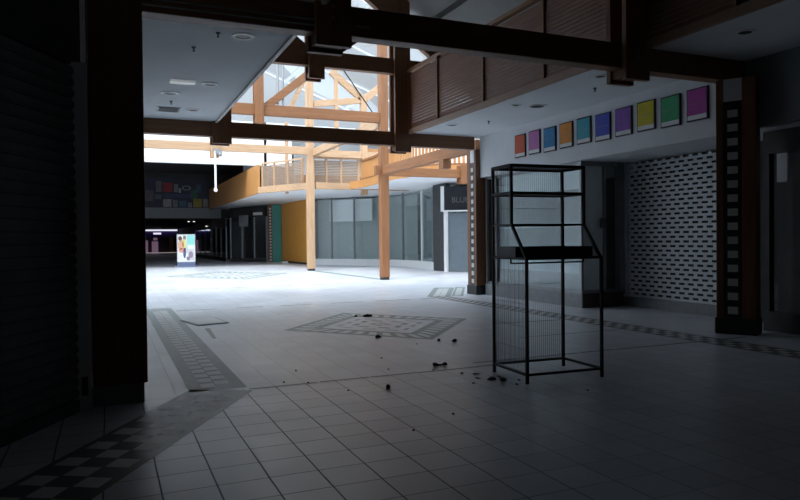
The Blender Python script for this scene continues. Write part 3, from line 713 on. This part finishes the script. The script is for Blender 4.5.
# ------------------------------------------------------------------ FAR END: mural, sign stand, far shops
t = thing('mural', 'dim collage of coloured notices on the upper far wall', 'mural', (5.1, 53.95, 4.1))
bm = BM(); bx(bm, 1.5, 7.3, 53.92, 53.99, 4.11, 6.35); obj('board', bm, mat('mural_board', (.03, .035, .06), .6), t)
blocks = [(3.4, 3.8, 5.3, 6.1, (.12, .12, .13)), (3.9, 4.6, 5.3, 6.0, (.30, .03, .04)), (4.7, 5.0, 5.3, 5.9, (.2, .2, .2)), (5.05, 5.2, 5.25, 5.6, (.35, .35, .33)),
          (4.0, 5.9, 4.85, 5.15, (.05, .06, .14)), (3.3, 3.8, 4.75, 5.1, (.10, .10, .14)), (3.9, 4.5, 4.15, 4.75, (.26, .25, .25)), (4.6, 4.95, 4.15, 4.7, (.17, .17, .19)),
          (5.05, 5.6, 4.2, 4.65, (.05, .12, .18)), (5.7, 6.0, 4.15, 4.5, (.2, .2, .22)), (6.1, 6.75, 4.15, 4.8, (.28, .22, .04)), (5.9, 6.4, 4.8, 5.5, (.04, .12, .08)),
          (6.3, 6.7, 5.3, 5.9, (.05, .09, .15)), (6.85, 7.2, 4.15, 4.8, (.22, .20, .19)), (2.6, 3.2, 4.6, 5.4, (.1, .09, .1))]
for i, (a, b, c, d, k) in enumerate(blocks):
    bm = BM(); bx(bm, a, b, 53.89, 53.925, c, d); obj('notice', bm, mat('notice_tone', k, .6, var=.25, scale=5), t)
bm = BM()
for k in range(20):
    an = [j * 2 * math.pi / 20 for j in (k, k + 1)]
    P = [(5.6 + math.cos(x) * r, 53.88, 5.62 + math.sin(x) * r * .55) for x, r in ((an[0], .34), (an[1], .34), (an[1], .22), (an[0], .22))]
    bm.faces.new([bm.verts.new(p) for p in P])
r_ = bmesh.ops.extrude_face_region(bm, geom=bm.faces[:]); bmesh.ops.translate(bm, verts=[v for v in r_['geom'] if isinstance(v, bmesh.types.BMVert)], vec=(0, .03, 0))
obj('oval_emblem', bm, 'greywall', t)

t = thing('poster_stand', 'freestanding lit poster stand with people on it, on the far floor', 'sign', (4.2, 41, 0))
cx_, Y_ = 4.20, 41.0
bm = BM(); bx(bm, cx_ - .52, cx_ + .52, Y_ - .06, Y_ + .06, .27, 1.92); fr = obj('frame', bm, 'alu', t, bevel=.02)
lit = lambda nm, c, s=.42: emit(nm, tuple(v * .8 for v in c), s * .75)
bm = BM(); bx(bm, cx_ - .48, cx_ + .48, Y_ - .07, Y_ - .06, .31, 1.88); obj('poster', bm, lit('poster_white', (.80, .84, .82)), t)
art = [((.05, .55), (1.45, 2.05), (.30, .75, .70)), ((.0, .1), (.95, 1.45), (.55, .62, .62)), ((-.2, -.02), (.9, 2.0), (.10, .16, .20)), ((.1, .5), (.5, 1.2), (.62, .62, .68)), ((-.54, -.3), (.5, .85), (.8, .78, .85))]
for (xa, xb), (za, zb), c in art:
    bm = BM(); bx(bm, cx_ + xa * .84, cx_ + xb * .84, Y_ - .076, Y_ - .07, za * .953 - .09, zb * .953 - .09); obj('picture_field', bm, lit('picture_tone', c, .42), t)
def blob(x, z, rx, rz, c, y=.083):
    bm = BM(); n = 14; A = [bm.verts.new((cx_ + x * .84 + math.cos(k * 2 * math.pi / n) * rx, Y_ - y, z * .953 - .09 + math.sin(k * 2 * math.pi / n) * rz)) for k in range(n)]
    f = bm.faces.new(A); r = bmesh.ops.extrude_face_region(bm, geom=[f]); bmesh.ops.translate(bm, verts=[v for v in r['geom'] if isinstance(v, bmesh.types.BMVert)], vec=(0, .006, 0))
    obj('printed_figure', bm, lit('figure_tone', c, .38), t)
for a in ((-.40, 1.85, .11, .13, (.14, .07, .05)), (-.36, 1.45, .17, .30, (.75, .42, .28)), (-.12, 1.55, .13, .28, (.75, .70, .30)), (-.10, 1.90, .08, .11, (.30, .22, .18)), (-.28, 1.12, .2, .14, (.75, .35, .33)), (.30, .85, .13, .2, (.32, .25, .35)), (.12, .62, .1, .12, (.25, .22, .3)), (-.12, .95, .08, .3, (.08, .12, .25))): blob(*a)
bm = BM(); bx(bm, cx_ - .68, cx_ + .68, Y_ - .38, Y_ + .38, 0, .06); bx(bm, cx_ - .5, cx_ + .5, Y_ - .1, Y_ + .1, .05, .27); obj('foot', bm, mat('foot_blue', (.14, .18, .30), .4), t, 'blue grey foot of the stand', bevel=.01)

# far lit shop
t = thing('lit_shopfront', 'distant lit shopfront with purple fascia at the end of the corridor', 'shopfront', (5.5, 97.5, 0))
bm = BM(); bx(bm, 3.0, 8.9, 97.2, 97.9, 2.1, 3.15); obj('fascia', bm, mat('purple', (.05, .025, .16), .5), t, 'purple fascia')
bm = BM(); bx(bm, 3.0, 8.8, 96.9, 97.15, 3.02, 3.22); obj('light_strip', bm, emit('cold_strip', (.85, .88, 1.0), .9), t, 'lit white strip')
bm = BM(); bx(bm, 5.7, 6.7, 97.1, 97.2, 2.55, 2.8); obj('name_plate', bm, emit('name_light', (.85, .8, .95), .8), t, 'small bright plate')
bm = BM(); bx(bm, 3.0, 8.9, 97.3, 97.6, 0, .1); obj('sill', bm, emit('floor_glow', (.6, .5, .5), .35), t)  # glowing strip standing in for the lit line on the floor
bm = BM(); bx(bm, 7.8, 8.3, 97.2, 97.6, .1, 2.1); obj('column', bm, 'panelwood', t)
bm = BM(); bx(bm, 4.6, 5.0, 97.2, 97.5, .1, 1.75); bx(bm, 5.5, 6.3, 97.2, 97.5, .1, 1.6); bx(bm, 5.7, 6.2, 97.15, 97.5, 1.75, 2.1); obj('window_display', bm, emit('display_pink', (.32, .19, .30), .35), t, 'pinkish window display')
for (x, y, z, l) in ((6.6, 62, 3.25, 'left one of two tiny lit lamps above the poster stand'), (7.05, 62, 3.25, 'right one of two tiny lit lamps above the poster stand'), (7.6, 58, 2.75, 'tiny bright lamp in the dark far corridor on the right')):
    bm = BM(); tube(bm, (x, y, z), (x, y, z + .05), .09, 12); o = obj('ceiling_lamp', bm, emit('lamp_on', (1, .95, .85), 1.2)); recentre(o, (x, y, z)); tag(o, l, 'lamp')
bm = BM(); bmesh.ops.create_uvsphere(bm, u_segments=16, v_segments=10, radius=.28, matrix=Matrix.Translation((4.5, 42, 6.5))); tube(bm, (4.5, 42, 6.5), (4.5, 42, 6.75), .2, 14)
o = obj('dome_camera', bm, 'steel'); recentre(o, (4.5, 42, 6.75)); tag(o, 'dome fitting under the dark far ceiling in front of the mural', 'camera')

# ------------------------------------------------------------------ WIRE DISPLAY RACK
t = thing('display_rack', 'black metal display rack with wire mesh back standing on the tiles', 'rack', (4.27, 5.9, 0))
A_, B_, C_, D_ = Vector((3.84, 6.27, 0)), Vector((3.81, 5.60, 0)), Vector((4.72, 6.22, 0)), Vector((4.70, 5.55, 0))
def at(p, z): return Vector((p.x, p.y, z))
UL, UR = A_.lerp(B_, .575), C_.lerp(D_, .575)
TW = .027
def part(name, segs, w=TW, m='black', par=t, label=None):
    bm = BM()
    for a, b in segs: bar(bm, a, b, w, w)
    return obj(name, bm, m, par, label)
part('leg', [(at(A_, 0), at(A_, 2.22))]); part('leg', [(at(C_, 0), at(C_, 2.22))])
part('leg', [(at(B_, 0), at(B_, 1.26)), (at(B_, 1.25), at(UL, 1.60)), (at(UL, 1.59), at(UL, 2.22))], label='front leg that slopes back above the tray')
part('leg', [(at(D_, 0), at(D_, 1.25)), (at(D_, 1.24), at(UR, 1.59)), (at(UR, 1.58), at(UR, 2.22))], label='front leg that slopes back above the tray')
def ring(z, F1, F2, name, w=TW): return part(name, [(at(A_, z), at(C_, z)), (at(A_, z), at(F1, z)), (at(F1, z), at(F2, z)), (at(F2, z), at(C_, z))], w)
ring(.09, B_, D_, 'base_frame', .024); ring(1.25, B_, D_, 'tray_frame'); ring(1.595, UL, UR, 'middle_shelf', .02)
o = ring(2.21, UL, UR, 'top_frame', .032)
bm = BM(); poly(bm, [tuple(v.xy) for v in (A_, UL, UR, C_)], 2.212, 2.222); obj('top_plate', bm, 'black', t)
ring(1.925, UL, UR, 'upper_shelf', .03)
bm = BM(); poly(bm, [tuple(v.xy) for v in (A_, UL, UR, C_)], 1.925, 1.933); obj('shelf_plate', bm, 'black', t)
bm = BM()   # tray: open box with lips
a, b, c, d = A_.lerp(B_, .78) + Vector((-.03, 0, 0)), C_.lerp(D_, .78) + Vector((.0, 0, 0)), C_.lerp(D_, .12), A_.lerp(B_, .12)
ribbon(bm, [tuple(p.xy) for p in (a, b)], 1.265, 1.365, .015); ribbon(bm, [tuple(p.xy) for p in (d, c)], 1.265, 1.365, .015)
ribbon(bm, [tuple(p.xy) for p in (b, c)], 1.265, 1.365, .015); ribbon(bm, [tuple(p.xy) for p in (a, d)], 1.265, 1.365, .015)
poly(bm, [tuple(p.xy) for p in (a, b, c, d)], 1.262, 1.27); obj('tray', bm, 'black', t, 'shallow black tray at desk height')
e0, e1 = A_.lerp(B_, .55), C_.lerp(D_, .55)
part('hanging_rail', [(at(e0, 1.195), at(e1, 1.195)), (at(e0, 1.195), at(e0, 1.25)), (at(e1, 1.195), at(e1, 1.25))], .016)
def mesh_panel(P, Q, z0, z1, n):
    bm = BM()
    for i in range(1, n):
        p = P.lerp(Q, i / n); tube(bm, at(p, z0), at(p, z1), .0021, 5)
    for k in range(6): tube(bm, at(P, z0 + (z1 - z0) * k / 5), at(Q, z0 + (z1 - z0) * k / 5), .0024, 5)
    obj('wire_mesh', bm, 'steel', t, 'fine upright wires')
mesh_panel(A_, C_, .11, 2.2, 34); mesh_panel(A_, B_, .11, 1.25, 25); mesh_panel(A_, UL, 1.26, 2.2, 14)

# ------------------------------------------------------------------ THINGS ON THE FLOOR
bm = BM(); poly(bm, [(1.2, 12.93), (1.40, 11.98), (1.96, 12.15), (1.84, 13.1)], 0, .014, 1); poly(bm, [(1.25, 12.87), (1.42, 12.06), (1.91, 12.19), (1.81, 13.02)], .014, .02, 0)
o = obj('board_sheet', bm, ['card', 'in_grey']); recentre(o, (1.6, 12.5, 0)); tag(o, 'pale square board lying flat on the tiles beside the left ladder band', 'board')
def scrap(x, y, L_, Wd, h, ang, m, label, grp=None, seed=0):
    rnd = random.Random(seed + int(x * 100)); bm = BM(); n = 9; rings = []
    for j, (s, zz) in enumerate(((.75, .0), (1, h * .35), (.7, h * .8), (.25, h))):
        rings.append([bm.verts.new((math.cos(k * 2 * math.pi / n) * L_ / 2 * s * rnd.uniform(.7, 1.15), math.sin(k * 2 * math.pi / n) * Wd / 2 * s * rnd.uniform(.7, 1.15), zz * (1 if j in (0,) else rnd.uniform(.8, 1.1)))) for k in range(n)])
    for j in range(3):
        for k in range(n): bm.faces.new((rings[j][k], rings[j][(k + 1) % n], rings[j + 1][(k + 1) % n], rings[j + 1][k]))
    bm.faces.new(rings[0][::-1]); bm.faces.new(rings[3])
    o = obj('litter_scrap', bm, m); o.location = (x, y, FZ * 2 + .0005); o.rotation_euler.z = ang; tag(o, label, 'litter', grp)
    return o
def bow_rag(x, y, ang, label):
    bm = BM(); prof = [(-.08, .034), (-.055, .044), (-.022, .018), (0, .009), (.022, .016), (.055, .042), (.08, .030)]; rings = []
    for px, w in prof:
        rings.append([bm.verts.new((px, math.cos(k * math.pi / 4) * w, max(0, (.5 + .5 * math.sin(k * math.pi / 4)) * (.012 + w * .7)))) for k in range(8)])
    for a, b in zip(rings[:-1], rings[1:]):
        for k in range(8): bm.faces.new((a[k], b[k], b[(k + 1) % 8], a[(k + 1) % 8]))
    bm.faces.new(rings[0]); bm.faces.new(rings[-1][::-1])
    o = obj('rag', bm, 'rag', smooth=True); o.location = (x, y, FZ * 2 + .0005); o.rotation_euler.z = ang; tag(o, label, 'rag')
bow_rag(3.47, 6.85, -.2, 'black knotted rag on the joint strip left of the rack')
scrap(2.48, 6.02, .055, .05, .045, .3, 'rag', 'small round black lump on the tiles, alone left of the rack')
scrap(3.65, 9.23, .12, .06, .04, .1, 'rag', 'dark scrap at the near corner of the floor diamond')
scrap(4.50, 11.9, .22, .10, .05, .0, 'rag', 'long dark scrap on the far side of the floor diamond')
scrap(4.30, 12.0, .10, .06, .03, .5, 'rag', 'short dark scrap beside the long one on the diamond')
scrap(4.30, 8.52, .07, .05, .04, .4, 'scrap', 'left grey scrap between the diamond and the rack')
scrap(4.48, 8.38, .09, .05, .04, .1, 'scrap', 'right grey scrap between the diamond and the rack')
scrap(3.30, 6.68, .05, .03, .015, .2, 'white', 'tiny white scrap beside the black rag')
for i, (x, y, a, b) in enumerate(((3.60, 5.93, .12, .06), (3.69, 5.86, .10, .08), (3.74, 6.02, .09, .04), (3.50, 6.05, .07, .03), (3.60, 6.25, .10, .03), (3.48, 6.35, .06, .03), (3.83, 5.78, .05, .04), (3.70, 5.62, .05, .02), (3.34, 5.85, .04, .03))):
    scrap(x, y, a, b, .03 if i < 2 else .012, i * .7, 'scrap', 'crumpled grey litter scattered at the left foot of the rack', 'litter at the foot of the rack', i)
for i, (x, y) in enumerate(((1.63, 6.75), (1.85, 6.62), (2.10, 6.1), (1.9, 7.3), (2.1, 4.6), (2.6, 4.9), (3.05, 7.6), (2.85, 6.9), (3.9, 8.4), (4.15, 5.1))):
    scrap(x, y, .028, .022, .012, i, 'rag', 'tiny dark crumb scattered on the tiles left of the rack', 'crumbs on the floor', i + 30)
t = thing('slippers', 'small white object on the floor at the foot of the orange hoarding', 'litter', (10.6, 43.4, 0))
bm = BM(); bx(bm, 10.35, 10.75, 42.9, 43.1, 0, .14); obj('scrap_piece', bm, 'white', t, bevel=.03)
t.name = 'white_litter'
